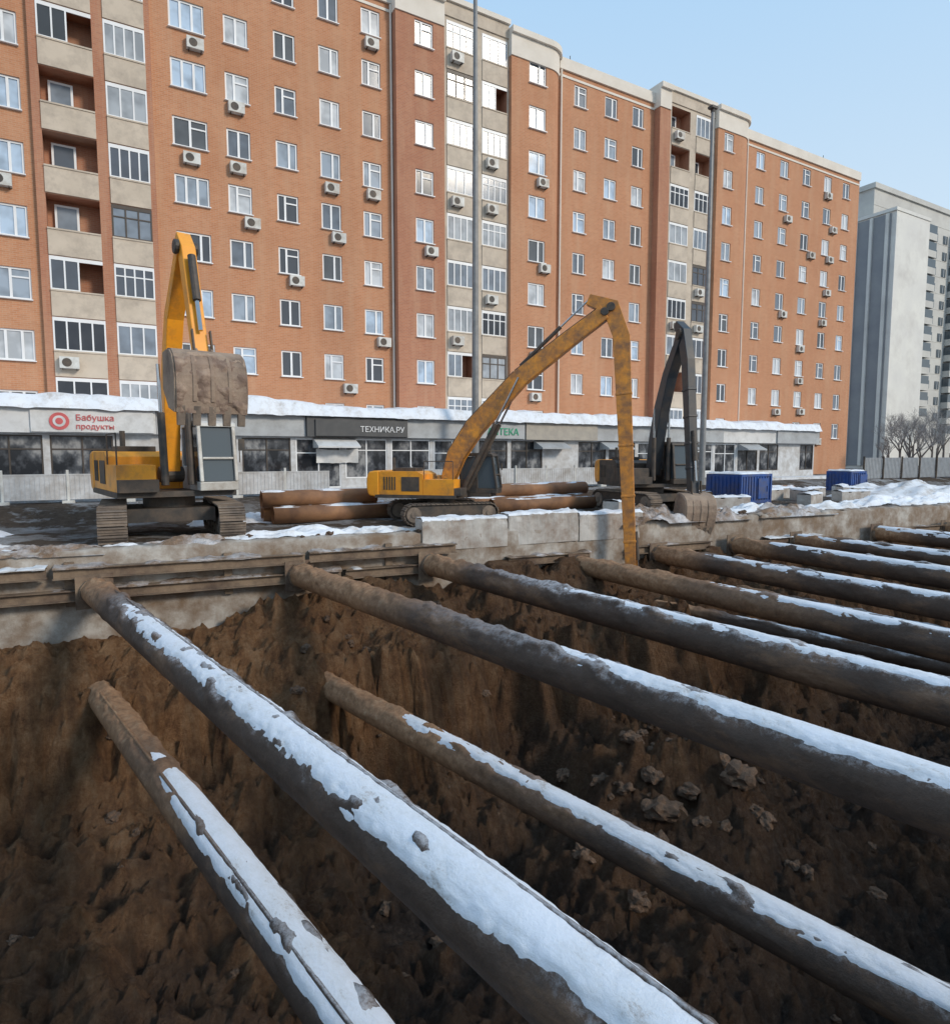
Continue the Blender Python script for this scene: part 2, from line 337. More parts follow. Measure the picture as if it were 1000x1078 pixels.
# ---------------------------------------------------------------- struts
def strut(p0,p1,z,Rr,label,cover=.25,snow_from=.1,mat=pipe_m,seed=0,fine=.05,mud=1.0,group="pipe struts spanning the pit",plate=True,seam=None,smoothsnow=1.0,bias=3):
    p0=Vector(p0);p1=Vector(p1); d=p1-p0; L=d.length; h=math.atan2(d.y,d.x)
    root=empty('pipe_strut',(p0.x,p0.y,z),h); top(root,label,"steel pipe",group)
    n=int(L/fine/1.4); seg=44
    mb=MB(); rows=[]
    for k in range(n+1):
        x=L*k/n; fr=x/L
        ring=[]
        weld=.014*math.exp(-(((x%4.6)-2.3)/.03)**2)
        for j in range(seg):
            t=2*math.pi*j/seg; cz=math.sin(t)
            mu=max(0,fn(x*1.9,math.cos(t)*1.5,seed+math.sin(t)*1.5,5)+.2-.55*fr)*.06*mud*max(0,cz+.45)
            r=Rr+weld+mu+.005*noise.noise(Vector((x*6,math.cos(t)*4,math.sin(t)*4+seed)))
            ring.append((x,math.cos(t)*r,cz*r))
        rows.append(mb.vs(ring))
    for k in range(n):
        for j in range(seg):
            a,b_=rows[k],rows[k+1]; j2=(j+1)%seg
            mb.face((a+j,b_+j,b_+j2,a+j2))
    mb.obj('pipe',[mat],root,smooth=True)
    if plate:
        mb=MB(); mb.box(-.03,0,-Rr-.1,Rr+.1,-Rr-.1,Rr+.1,0); mb.cyl((0,0,0),(.12,0,0),Rr+.03,seg=32)
        mb.obj('end_plate',[steel],root)
    if seam is not None:
        mb=MB(); rr=[]; ns=int(L/.06)
        for k in range(ns+1):
            x=.8+(L-.8)*k/ns; w=.012*fn(x*1.2,3,seed); rg=[]
            for (da,dr) in ((-.09,-.01),(-.08,.026),(.0,.036),(.08,.026),(.09,-.01)):
                th=seam+da+w*.3; r=Rr+dr+w*.5; rg.append((x,-math.sin(th)*r,math.cos(th)*r))
            rr.append(mb.vs(rg))
        for k in range(ns):
            for j in range(4): mb.face((rr[k]+j+1,rr[k]+j,rr[k+1]+j,rr[k+1]+j+1))
        mb.obj('ridge',[mat],root,smooth=True)
    mb=MB(); n=int(L/fine); seg=34; rows=[]; wth=R(78)
    for k in range(n+1):
        x=L*k/n; fr=x/L; ring=[]
        cov=cover+.32*fn(x*.4,seed*3.1,4,3)-1.8*(1-ss(fr,snow_from-.08,snow_from+.12))
        for j in range(seg+1):
            th=-wth+2*wth*j/seg
            q=(th+R(bias))/wth
            t=cov+smoothsnow*(.42*fn(x*1.2,th*1.6,seed,5)+.34*fn(x*7,th*6,seed+3,6))-2.6*abs(q)**2.0
            t=max(-.012,min(.026,t*.042))
            t+=.004*fn(x*5,th*4,seed,3) if t>0 else 0
            r=Rr+t
            if j in(0,seg): r=Rr-.03
            ring.append((x,-math.sin(th)*r,math.cos(th)*r))
        rows.append(mb.vs(ring))
    for k in range(n):
        for j in range(seg):
            a,b_=rows[k],rows[k+1]
            mb.face((a+j+1,a+j,b_+j,b_+j+1))
    mb.obj('snow',[frost_m],root,smooth=True)
    return root
def ext(p0,p1,vend=-2.3):
    t=(vend-p0[1])/(p1[1]-p0[1]); return (p0[0]+(p1[0]-p0[0])*t,vend)
CZ=2.4
data=[
 ((-.2,18.0),(2.47,2.59),3.3,.31,.84,.14,pipe_m,.035),
 ((4.66,17.6),(6.82,2.79),3.3,.31,.80,.46,pipe_b,.045),
 ((8.48,17.2),(9.62,4.01),3.28,.31,.46,.24,pipe_m,.05),
 ((13.7,16.7),(13.9,5.87),3.65,.31,.78,.28,pipe_b,.06),
 ((17.0,16.3),(16.75,7.0),3.5,.31,.9,.08,pipe_m,.07),
 ((20.7,16.0),(20.2,8.5),3.4,.31,1.1,.06,pipe_m,.08),
]
for k,(a,b_,h,rr_,cov,sf,mt,fi) in enumerate(data):
    strut(a,ext(a,b_),CZ-h,rr_,["muddy steel pipe strut with a ridge and patchy snow","brown mud-caked pipe strut with snow along its top","dark pipe strut with a snow crust over the pit"][min(k,2)],cov,sf,mt,k+1,fi,seam=R(-16) if k==0 else None,bias=-6 if k==0 else 3)
us_=[24.0,26.4,28.9,31.2,33.8,36.2,38.9,41.5,44,47,50,53]
for k,u in enumerate(us_):
    a=(u,wallv(u)-.5); strut(a,(u-.5-.05*(u-24),-2.3),-1.0+[0,-.35,.05,-.2][k%4],.31 if k%3 else .26,"distant dark pipe strut thickly covered with snow over the pit",[1.7,1.3,2.0,1.6][k%4],.02,pipe_m,k+20,.12)
strut((-.2,16.6),ext((0,15.5),(1.81,5.54)),CZ-5.4,.29,"lower pipe strut emerging from earth bank, covered in smooth snow",1.45,.26,pipe_b,31,.045,group="lower row of pipe struts",plate=False,smoothsnow=.3,seam=R(24))
strut((4.35,14.8),ext((4.6,13.3),(6.8,2.66)),CZ-5.4,.27,"lower brown pipe strut with patchy snow, emerging from earth bank",.85,.16,pipe_b,32,.045,group="lower row of pipe struts",plate=False)
strut((14.9,14.3),ext((14.9,13.4),(16,6.7)),CZ-4.7,.2,"thin dark lower pipe strut under the upper row",.3,.1,pipe_m,33,.08,group="lower row of pipe struts",plate=False)
strut((18.9,14.5),(18.9,-2.3),CZ-4.7,.2,"thin dark lower pipe strut under the upper row",.3,.1,pipe_m,34,.1,group="lower row of pipe struts",plate=False)
def blob(seed,sub=3,rough=.55):
    import bmesh
    bm=bmesh.new(); bmesh.ops.create_icosphere(bm,subdivisions=sub,radius=1)
    for v in bm.verts:
        v.co*=1+rough*fn(v.co.x*1.5+seed*5,v.co.y*1.5,v.co.z*1.5,5)
    me=D.meshes.new('rock'); bm.to_mesh(me); bm.free()
    return me
rmes=[blob(s) for s in range(5)]
for me in rmes: me.materials.append(rock_m)
for k in range(190):
    if k<3: u,v,s=[(11.6,8.7),(12.2,9.7),(9.9,9.2)][k]+(.36,)
    elif k<82: u,v,s=random.uniform(-3,17),random.uniform(3,17),random.uniform(.04,.15)
    elif k<130: u,v,s=random.gauss(10.9,1.5),random.gauss(9.6,1.4),random.uniform(.07,.28)
    else:
        u=random.uniform(-5,24) if k<160 else random.uniform(8,20); v=wallv(u)+random.uniform(-.05,1.0); s=random.uniform(.05,.14)
    pit=k<130
    zz=max(gz(u,v),.06) if not pit else gz(u,v)
    o=mk('rock',rmes[k%5],None,(u,v,zz+s*.12),random.random()*6); o.scale=(s,s*.8,s*.65)
    top(o,"muddy lump of stone lying in the excavated soil" if pit else "muddy clod lying on the pit edge","rock","stones in the pit" if pit else "clods along the pit edge")
# ---------------------------------------------------------------- snow and soil heaps
def heap(u,v,sx,sy,h,label,mat=snow_m,seed=0,rz=0,name='snow_pile',cat="snow pile"):
    mb=MB(); n=48
    for j in range(n+1):
        for i in range(n+1):
            a=-1+2*i/n; c=-1+2*j/n; r=math.sqrt(a*a+c*c)*(1+.35*fn(a*1.2+seed,c*1.2,9))
            f=max(0,1-r**2.2); z=h*(f**.7)*(1+.8*fn(a*2.2+seed,c*2.2,seed,6))-.08
            mb.v.append((a*sx,c*sy,z))
    for j in range(n):
        for i in range(n):
            q=j*(n+1)+i; mb.face((q,q+1,q+n+2,q+n+1))
    o=mb.obj(name,[mat],None,(u,v,max(gz(u,v),-.1)),rz,smooth=True); top(o,label,cat); return o
for k,(u,v,sx,sy,h) in enumerate([(5.0,18.9,2.3,.6,.28),(7.4,18.6,1.6,.55,.28),(3.0,19.2,1.3,.5,.2),(-2.6,19.6,1.6,.7,.18),(.2,19.0,1.3,.4,.16),(41,19.0,7,3,.75),(36,16.4,3.5,.8,.4),(28.5,17.0,2.6,.7,.3),(-5,23.5,3,1.5,.3),(4.5,24.5,2,1.2,.3),(33,17.4,2.8,.9,.35),(48,17,5,1.6,.7),(24,17.6,2.0,.8,.3),(57,20,6,3,.8),(-6,20.5,2,1,.2),(21.5,17.6,1.6,.6,.25)]):
    heap(u,v,sx,sy,h,"heap of trodden snow lying beside the pit",[snow_m,snowdirty][k%2],k,WANG)
for k,(u,v,sx,sy,h) in enumerate([(-1.5,19.0,1.6,.5,.22),(-4.5,19.3,1.8,.6,.24),(2.0,18.65,1.1,.4,.22),(17.6,17.2,1.8,.8,.4),(20.5,16.8,1.4,.6,.35),(24.6,16.6,2.2,.8,.35)]):
    heap(u,v,sx,sy,h,"mound of brown excavated soil at the pit edge",soil_m,k+20,WANG,'soil_mound','soil mound')
def slab(u,Ls,h,seed,off,tilt):
    m=MB(); n=60; rr=[]
    for k in range(n+1):
        a=Ls*k/n; e=lambda q:.022*fn(a*3+seed,q,seed,5)
        ch=.10*max(0,fn(a*1.6+seed,4,2,5))+(.05 if k in(0,n) else 0)
        rr.append(m.vs([(a,-.35+e(1),-.5),(a,-.34+e(2),h*.5),(a,-.33+e(3)+ch*.6,h-.03+e(4)-ch),(a,-.26,h+e(5)-ch*.6),(a,.3,h+e(6)),(a,.35,-.3)]))
    for k in range(n):
        for j in range(5): m.face((rr[k]+j+1,rr[k]+j,rr[k+1]+j,rr[k+1]+j+1))
    m.face([rr[0]+j for j in range(6)]); m.face([rr[n]+j for j in reversed(range(6))])
    q=onwall(u,.12+off); o=m.obj('concrete_slab',[concrete_l],None,(q.x,q.y,0),WANG+tilt); o.rotation_euler[1]=tilt*.4
    top(o,"raised pale concrete slab with snowy top on the pit edge","concrete slab","raised concrete slabs on the pit edge")
    m=MB(); n=60; rr=[]
    for k in range(n+1):
        a=Ls*k/n; t=lambda q:.09*(fn(a*1.4+seed,q*.7,3,5)+.4)
        rr.append(m.vs([(a,-.33,h-.05),(a,-.3,h+.3*t(0)),(a,-.15,h+t(1)),(a,.08,h+t(2)),(a,.31,h+t(4))]))
    for k in range(n):
        for j in range(4): m.face((rr[k]+j,rr[k+1]+j,rr[k+1]+j+1,rr[k]+j+1))
    m.obj('snow',[snow_m],o,smooth=True)
for k,(u,Ls,h,off,tl) in enumerate([(8.4,2.9,.44,.0,.01),(11.35,2.6,.5,.04,-.02),(14.0,2.7,.42,.0,.02)]): slab(u,Ls,h,k*3.7,off,tl)
m2=MB(); m2.prism([(-.98,0),(.98,0),(.98,.58),(.55,.58),(.5,.52),(.35,.52),(.3,.58),(-.3,.58),(-.35,.52),(-.5,.52),(-.55,.58),(-.98,.58)],-.25,.25)
blkme=m2.mesh('concrete_block',[concrete_l])
m3=MB(); rr=[]
for k in range(31):
    a=-1+2*k/30; rr.append(m3.vs([(a,-.26,.575),(a,-.2,.62+.05*fn(a*3,1)),(a,0,.66+.07*fn(a*3,4)),(a,.2,.62+.05*fn(a*3,7)),(a,.26,.575)]))
for k in range(30):
    for j in range(4): m3.face((rr[k]+j,rr[k+1]+j,rr[k+1]+j+1,rr[k]+j+1))
bsn=m3.mesh('snow',[snow_m],True)
for (u,v,rz,tilt) in [(30,19.0,.3,0),(32,20.6,1.0,0),(34.2,19.4,-.2,0),(31,22,.1,0),(38.5,22.5,.4,0),(45,22,.2,0),(17.4,18.8,.5,.1),(24.3,19.3,-.3,0),(35.5,22.4,.1,0),(33.2,22.8,.0,0),(40,22,.1,0),(37,20.8,-.4,.05)]:
    o=mk('concrete_block',blkme,None,(u,v,gz(u,v)-.1),rz,.02); o.scale=(1,1.3,1.1); o.rotation_euler[1]=tilt
    top(o,"loose grey concrete block on muddy snowy ground","concrete block","loose concrete blocks"); mk('snow',bsn,o)
def loose_pipe(u,v,z,L,r,label,mat=rustpipe,rz=0.02):
    m=MB(); seg=28
    i=m.vs([(a,math.cos(2*math.pi*k/seg)*rr_,math.sin(2*math.pi*k/seg)*rr_) for a,rr_ in((0,r),(L,r),(L,r*.93),(0,r*.93)) for k in range(seg)])
    for q in range(4):
        for k in range(seg):
            a=i+q*seg; b2=i+((q+1)%4)*seg; m.face((a+k,b2+k,b2+(k+1)%seg,a+(k+1)%seg))
    o=m.obj('steel_pipe',[mat],None,(u,v,z),rz,smooth=False); top(o,label,"steel pipe","loose steel pipes stacked on the ground")
    for p in o.data.polygons: p.use_smooth=abs(p.normal.x)<.5
    m=MB(); rows=[]
    n=int(L/.12)
    for k in range(n+1):
        x=L*k/n; rows.append(m.vs([(x,-math.sin(t)*(r+q),math.cos(t)*(r+q)) for t,q in [(-.8,-.02),(-.5,.0+.03*fn(x,1,u)),(0,.01+.05*fn(x,2,u)),(.5,.03*fn(x,3,u)),(.8,-.02)]]))
    for k in range(n):
        for j in range(4): m.face((rows[k]+j+1,rows[k]+j,rows[k+1]+j,rows[k+1]+j+1))
    m.obj('snow',[snow_m],o,smooth=True)
for (u,v,z,L,r) in [(5.2,23.0,.3,4.6,.31),(5.0,23.7,.3,4.6,.31),(4.9,23.35,.84,4.2,.31),(12.4,23.6,.3,7.5,.31),(12.2,24.3,.3,8,.31),(12.8,23.95,.84,7.2,.31),(13.8,22.4,.3,5.5,.3),(22.5,22.5,.3,6.5,.31),(22.7,23.2,.3,6,.31),(29,24,.3,7,.31)]:
    loose_pipe(u,v,z,L,r,"rust-brown steel pipe lying on the ground near the shops",rustpipe,random.uniform(-.03,.03))
def container(u,v,rz,sx,sy,h):
    r=empty('site_container',(u,v,gz(u,v)),rz); top(r,"blue ribbed steel site container standing on snowy mud","container","blue site containers")
    blue=D.materials.get('blue_paint') or M('blue_paint',(.02,.085,.32),(.015,.06,.23),rough=.5,dirt=(.1,.09,.09),dirt_amt=.2)
    m=MB(); m.box(-sx/2,sx/2,-sy/2,sy/2,.1,h,0)
    k=-sx/2+.15
    while k<sx/2-.1: m.box(k,k+.09,-sy/2-.04,-sy/2,.2,h-.12,0); k+=.22
    for a in(-1,1): m.box(a*sx/2-.06,a*sx/2+.06,-sy/2-.06,-sy/2+.05,.0,h+.02,0)
    m.box(-sx/2,sx/2,-sy/2-.05,-sy/2,h-.1,h+.01,0); m.box(-sx/2,sx/2,-sy/2-.05,-sy/2,.02,.16,0)
    k=-sy/2+.15
    while k<sy/2-.1: m.box(-sx/2-.04,-sx/2,k,k+.09,.2,h-.12,0); k+=.22
    m.obj('body',[blue],r)
    m=MB(); m.box(.1,.9,-sy/2-.09,-sy/2-.05,.25,h-.2,0); m.box(.78,.82,-sy/2-.13,-sy/2-.09,h*.4,h*.6,0); m.obj('door',[blue],r)
    m=MB(); nn=20
    for j in range(nn+1):
        for i in range(nn+1):
            a=-1+2*i/nn;c=-1+2*j/nn; e=min(1-abs(a),1-abs(c)); m.v.append((a*sx/2,c*sy/2,h+(.02 if e<.01 else .1+.05*fn(a*2,c*2,u))))
    for j in range(nn):
        for i in range(nn):
            q=j*(nn+1)+i; m.face((q,q+1,q+nn+2,q+nn+1))
    m.obj('snow',[snow_m],r,smooth=True)
container(28.0,21.6,.05,2.4,2.0,1.45); container(41.6,24,.0,1.6,1.6,1.35)
# ---------------------------------------------------------------- excavators
def stadium(r,half,zc,n=10):
    p=[(half+math.sin(math.pi*k/n)*r,zc+math.cos(math.pi*k/n)*r) for k in range(n+1)]
    p+=[(-half-math.sin(math.pi*k/n)*r,zc-math.cos(math.pi*k/n)*r) for k in range(n+1)]
    return p
def excavator(label,loc,th,sw,sc,paint,boompaint,boom,bth,arm,ath,bw,brot,bsc,cabm,boomw=.42,cw=None,cake=False,cabx=0,pillar=None):
    cw=cw or paint
    r=empty('excavator',loc,th); r.scale=(sc,)*3; top(r,label,"excavator","excavators at the pit edge")
    dz=sw-th
    for s in(-1,1):
        y0=s*1.28
        m=MB(); m.prism(stadium(.36,1.62,.44),-.2,.2,1)
        rad=.42;half=1.62;zc=.44;n=46
        tot=4*half+2*math.pi*rad
        for k in range(n):
            q=tot*k/n
            if q<2*half: x=-half+q;z=zc+rad;a=0
            elif q<2*half+math.pi*rad: t=(q-2*half)/rad; x=half+math.sin(t)*rad; z=zc+math.cos(t)*rad; a=-t
            elif q<4*half+math.pi*rad: x=half-(q-2*half-math.pi*rad); z=zc-rad; a=math.pi
            else: t=(q-4*half-math.pi*rad)/rad; x=-half-math.sin(t)*rad; z=zc-math.cos(t)*rad; a=math.pi-t
            T=Matrix.Translation((x,0,z))@Matrix.Rotation(-a,4,'Y')
            m.box(-.082,.082,-.3,.3,-.03,.0,0,T); m.box(-.082,-.055,-.3,.3,0,.035,0,T); m.box(0,.02,-.3,.3,0,.025,0,T)
        tr=m.obj('track',[track_m,blk],r,(0,y0,0))
        m=MB()
        for xw in(-1.62,1.62): m.cyl((xw,-.24,.44),(xw,.24,.44),.31,seg=20); m.cyl((xw,-.28,.44),(xw,.28,.44),.12,seg=12)
        for k in range(7): m.cyl((-1.2+k*.4,-.23,.18),(-1.2+k*.4,.23,.18),.13,seg=12)
        m.obj('wheel',[track_m],tr)
    m=MB(); m.box(-1.0,1.0,-1.0,1.0,.45,.78,0); m.cyl((0,0,.75),(0,0,1.08),.62,seg=28); m.obj('undercarriage',[blk],r)
    m=MB(); m.box(-2.5,1.1,-1.38,1.38,1.06,1.2,1)
    if cabx: m.box(1.1,1.1+cabx,.3,1.38,1.06,1.2,1)
    m.prism([(-2.3,1.2),(-.35,1.2),(-.35,2.05),(-.6,2.18),(-2.3,2.18)],-1.36,.35,0)
    m.prism([(-2.3,1.2),(-.35,1.2),(-.35,1.95),(-2.3,2.1)],.36,1.36,0)
    m.box(-.34,1.0,-1.36,-.5,1.2,1.85,0)
    m.box(1.0,1.3,-1.36,-.5,1.2,1.5,1)
    m.box(-1.7,-.8,-1.0,-.1,2.18,2.32,1)
    for k in range(5): m.box(-2.1+k*.12,-2.04+k*.12,-1.38,-1.36,1.4,1.95,1); m.box(-2.1+k*.12,-2.04+k*.12,1.36,1.38,1.4,1.9,1)
    m.box(-1.3,-.5,-1.375,-1.362,1.35,1.95,1)
    m.cyl((-1.9,-.7,2.18),(-1.9,-.7,2.75),.07,m=1)
    for a,b_ in (((-.3,-1.33,1.85),(-.3,-1.33,2.6)),((.95,-1.33,1.85),(.95,-1.33,2.6)),((-.3,-1.33,2.6),(.95,-1.33,2.6))): m.cyl(a,b_,.02,seg=6,m=1)
    m.obj('body',[paint,blk],r,rz=dz,bevel=.03)
    m=MB(); prof=[]
    for k in range(9):
        t=-math.pi/2*1+math.pi*k/8; prof.append((-2.55-.35*math.cos(t)**.5 if abs(t)<1.5 else -2.55, 1.65+.55*math.sin(t)))
    m.prism([( -2.31,1.1)]+prof[0:]+[(-2.31,2.2)],-1.38,1.38,0); m.obj('counterweight',[cw],r,rz=dz,bevel=.06)
    m=MB(); y0,y1=.42,1.36; c=cabx
    m.box(-.3+c,.5+c,y0,y1,1.2,1.8,0); m.prism([(.5+c,1.2),(1.35+c,1.2),(1.37+c,1.42),(.5+c,1.42)],y0,y1,0)
    m.prism([(-.34+c,2.8),(1.2+c,2.8),(1.16+c,2.9),(1.0+c,2.95),(-.34+c,2.95)],y0-.02,y1+.02,0)
    for (xa,za,xb,zb) in ((1.35+c,1.42,1.14+c,2.82),(.47+c,1.42,.45+c,2.82),(-.26+c,1.75,-.26+c,2.82)):
        for y in (y0+.045,y1-.045): m.beam([(xa,za),(xb,zb)],[.09,.09],y-.045,y+.045,0)
    m.box(1.24+c,1.31+c,y0+.09,y1-.09,1.98,2.04,0)
    m.box(-.34+c,-.30+c,y0+.05,y1-.05,1.2,2.1,0)
    cab=m.obj('cab',[pillar or cabm],r,rz=dz,bevel=.02)
    m=MB(); m.prism([(.5+c,1.43),(1.31+c,1.43),(1.11+c,2.79),(-.24+c,2.79),(-.24+c,1.81),(.5+c,1.81)],y0+.05,y1-.05,0); m.obj('window',[glassc],cab)
    m=MB(); m.cyl((1.33+c,y1+.05,1.9),(1.33+c,y1+.05,2.45),.015,seg=6); m.box(1.31+c,1.35+c,y1+.03,y1+.18,2.2,2.5); m.obj('mirror',[blk],cab)
    m=MB(); m.box(.0+c,.3+c,y1,y1+.03,1.6,1.66); m.obj('handle',[blk],cab)
    w=boomw/2
    m=MB(); m.beam(boom,bth,-w,w,0)
    e=boom[-1]; m.cyl((e[0],-w-.06,e[1]),(e[0],w+.06,e[1]),.16,seg=14,m=1); m.cyl((boom[0][0],-w-.1,boom[0][1]),(boom[0][0],w+.1,boom[0][1]),.2,seg=14,m=1)
    bo=m.obj('boom',[boompaint,blk],r,rz=dz,bevel=.025)
    mid=boom[len(boom)//2]
    for s in(-1,1):
        m=MB()
        a=Vector((1.05,s*(w+.12),1.35)); c_=Vector((mid[0],s*(w+.12),mid[1])); q=a.lerp(c_,.6)
        m.cyl(a,q,.09,seg=12,m=0); m.cyl(q,c_,.045,seg=10,m=1)
        m.obj('hydraulic_cylinder',[blk,chrome],r,rz=dz)
    m=MB()
    for s in(-.08,.0,.08):
        for k in range(len(boom)-1):
            a=Vector(boom[k]);c_=Vector(boom[k+1]); nr=Vector((-(c_-a).y,(c_-a).x)).normalized()
            a=a+nr*(bth[k]/2+.04); c_=c_+nr*(bth[k+1]/2+.04)
            m.cyl((a.x,s,a.y),(c_.x,s,c_.y),.022,seg=6)
    m.obj('hose',[blk],bo)
    m=MB(); m.beam(arm,ath,-w*.8,w*.8,0); e=arm[-1]; m.cyl((e[0],-w-.02,e[1]),(e[0],w+.02,e[1]),.12,seg=12,m=1)
    A0=Vector(arm[1]);A1=Vector(arm[-1]); dd=(A1-A0).normalized(); nr=Vector((-dd.y,dd.x))
    if (A1-A0).length>4:
        # stiffener plates and welded bands on the long stick
        for f in (.22,.42,.62,.80):
            i_=1 if f<.1 else 2
            P0=Vector(arm[2]); pt=P0.lerp(A1,f); th_=ath[2]+(ath[3]-ath[2])*f
            a_=pt-dd*.05; b__=pt+dd*.05
            m.beam([(a_.x,a_.y),(b__.x,b__.y)],[th_+.05]*2,-w*.8-.02,w*.8+.02,0)
        m.cyl((arm[1][0],-w-.05,arm[1][1]),(arm[1][0],w+.05,arm[1][1]),.17,seg=16,m=1)
    ar=m.obj('arm',[boompaint,blk],r,rz=dz,bevel=.02)
    m=MB()
    a=Vector((mid[0],0,mid[1]+bth[len(boom)//2]*.5+.15)); c_=Vector((arm[0][0],0,arm[0][1])); q=a.lerp(c_,.6)
    m.cyl(a,q,.08,seg=12,m=0); m.cyl(q,c_,.04,seg=10,m=1)
    m.obj('hydraulic_cylinder',[blk,chrome],ar)
    st=A0+nr*(ath[1]/2+.12)+dd*.3; en=A1+nr*(ath[-1]/2+.12)-dd*.5
    if (A1-A0).length>4: st=A1+nr*(ath[-1]/2+.12)-dd*2.4
    mm=st.lerp(en,.6); m=MB(); m.cyl((st.x,0,st.y),(mm.x,0,mm.y),.085,seg=12); m.cyl((mm.x,0,mm.y),(en.x,0,en.y),.045,seg=8,m=1)
    m.obj('hydraulic_cylinder',[blk,chrome],ar)
    m=MB(); W=bw/2
    P=[(-.12,.06),(.20,.06),(.45,-.0),(.62,-.14),(.72,-.36),(.75,-.62),(.72,-.92),(.66,-1.18),(.58,-1.42)]
    P=[(x*bsc,z*bsc) for x,z in P]; tk=.06
    m.beam(P,[tk]*len(P),-W,W,0)
    side=P+[(.1*bsc,-1.25*bsc),(-.28*bsc,-.75*bsc)]
    m.prism(side,-W-.035,-W+.01,0); m.prism(side,W-.01,W+.035,0)
    for y in (-W*.5,0,W*.5): m.beam([(x+.03,z-.005) for x,z in P[3:8]],[.05]*5,y-.04,y+.04,0)
    nT=5
    for k in range(nT):
        y=-W+.1+(bw-.2)*k/(nT-1)
        tx,tz=P[-1]; m.prism([(tx+.08,tz+.14),(tx-.05,tz+.14),(tx-.10,tz-.24),(tx-.05,tz-.26)],y-.08,y+.08,1)
    for y in(-.18,.14): m.prism([(-.2,.15),(.25,.12),(.45,-.05),(0,-.1)],y,y+.05,0)
    b2=m.obj('bucket',[bucket_m,track_m],r,rz=dz,bevel=.015)
    b2.matrix_local=Matrix.Rotation(dz,4,'Z')@Matrix.Translation((arm[-1][0],0,arm[-1][1]))@Matrix.Rotation(brot,4,'Y')
    if cake:
        m=MB(); ny,nz=60,60
        for j in range(nz+1):
            s=.25+.75*j/nz
            L_=(len(P)-2); q=1+s*L_; k=min(int(q),len(P)-2); f=min(q-k,1)
            px=P[k][0]+(P[k+1][0]-P[k][0])*f; pz=P[k][1]+(P[k+1][1]-P[k][1])*f
            dx,dzz=P[k+1][0]-P[k][0],P[k+1][1]-P[k][1]; ln=math.hypot(dx,dzz); nx,nz_=-dzz/ln,dx/ln
            for i in range(ny+1):
                y=-W+(bw)*i/ny; t=.03+.055*(fn(y*3.5,s*6,2,6)+.02)
                m.v.append((px+nx*t,y,pz+nz_*t))
        for j in range(nz):
            for i in range(ny):
                q=j*(ny+1)+i; m.face((q,q+1,q+ny+2,q+ny+1))
        o=m.obj('caked_mud',[mudcake],b2,smooth=True)
    m=MB()
    for y in(-.2,.17): m.beam([(en.x,en.y),(A1.x+.25,A1.y-.05)],[.1,.1],y,y+.03,0)
    m.obj('linkage',[blk],ar)
    return r
excavator("yellow tracked excavator with raised boom and muddy hanging bucket",(1.8,21.3,0),R(-92),R(-82),1.15,yellow,yellow,
  [(.3,1.6),(.45,2.9),(.75,4.3),(1.2,5.4),(2.4,6.7)],[.34,.40,.40,.34,.25],[(2.2,7.0),(2.5,6.62),(3.3,4.2)],[.22,.34,.24],1.42,R(-6),.92,cabwhite,.38,cake=True)
q=.84
sc_=lambda pts:[(x/q,z/q) for x,z in pts]
excavator("yellow long-reach excavator digging with boom bent over the pit edge",(10.75,20.9,0),R(-10),R(-46),q,yellow,yellow_d,
  sc_([(.25,1.4),(.6,2.4),(1.25,3.35),(2.9,5.05),(4.6,6.3),(5.75,7.1)]),[.55,.76,.80,.70,.62,.56],sc_([(5.2,7.55),(5.95,7.25),(6.3,6.3),(6.8,-2.2)]),[.42,.70,.66,.40],.9,R(12),.55,blk,.5,cabx=1.0,pillar=blk)
excavator("dark-boomed tracked excavator with yellow counterweight and lowered bucket",(20.6,20.4,0),R(-96),R(-109),1.0,blk,darkblue,
  [(.3,1.6),(.6,3.0),(1.0,4.3),(1.6,5.6),(2.6,7.0)],[.5,.66,.62,.5,.34],[(2.2,7.5),(2.65,7.1),(3.0,6.0),(3.65,.9)],[.3,.5,.46,.32],1.2,R(5),.9,blk,.42,cw=yellow)
# ---------------------------------------------------------------- apartment building
AB=empty('apartment_building',(0,0,0)); top(AB,"long orange brick apartment block with beige balcony bays and white parapet","apartment building")
ROWS=[4.7+2.8*k for k in range(9)]
def grid_wall(mb,u0,u1,v,z0,z1,holes,dep,m=0,mr_=0):
    xs=sorted({u0,u1,*[h[0] for h in holes],*[h[1] for h in holes]}); zs=sorted({z0,z1,*[h[2] for h in holes],*[h[3] for h in holes]})
    def inh(a,b_,c,d):
        for h in holes:
            if a>=h[0]-1e-6 and b_<=h[1]+1e-6 and c>=h[2]-1e-6 and d<=h[3]+1e-6: return True
        return False
    for a,b_ in zip(xs,xs[1:]):
        for c,d in zip(zs,zs[1:]):
            if not inh(a,b_,c,d): mb.quad((a,v,c),(b_,v,c),(b_,v,d),(a,v,d),m)
    for (a,b_,c,d) in holes:
        w=v+dep
        mb.quad((a,v,c),(a,v,d),(a,w,d),(a,w,c),mr_); mb.quad((b_,v,d),(b_,v,c),(b_,w,c),(b_,w,d),mr_)
        mb.quad((a,v,d),(b_,v,d),(b_,w,d),(a,w,d),mr_); mb.quad((b_,v,c),(a,v,c),(a,w,c),(b_,w,c),mr_)
        mb.quad((a,w,c),(b_,w,c),(b_,w,d),(a,w,d),mr_)
wins=[]; logs=[]
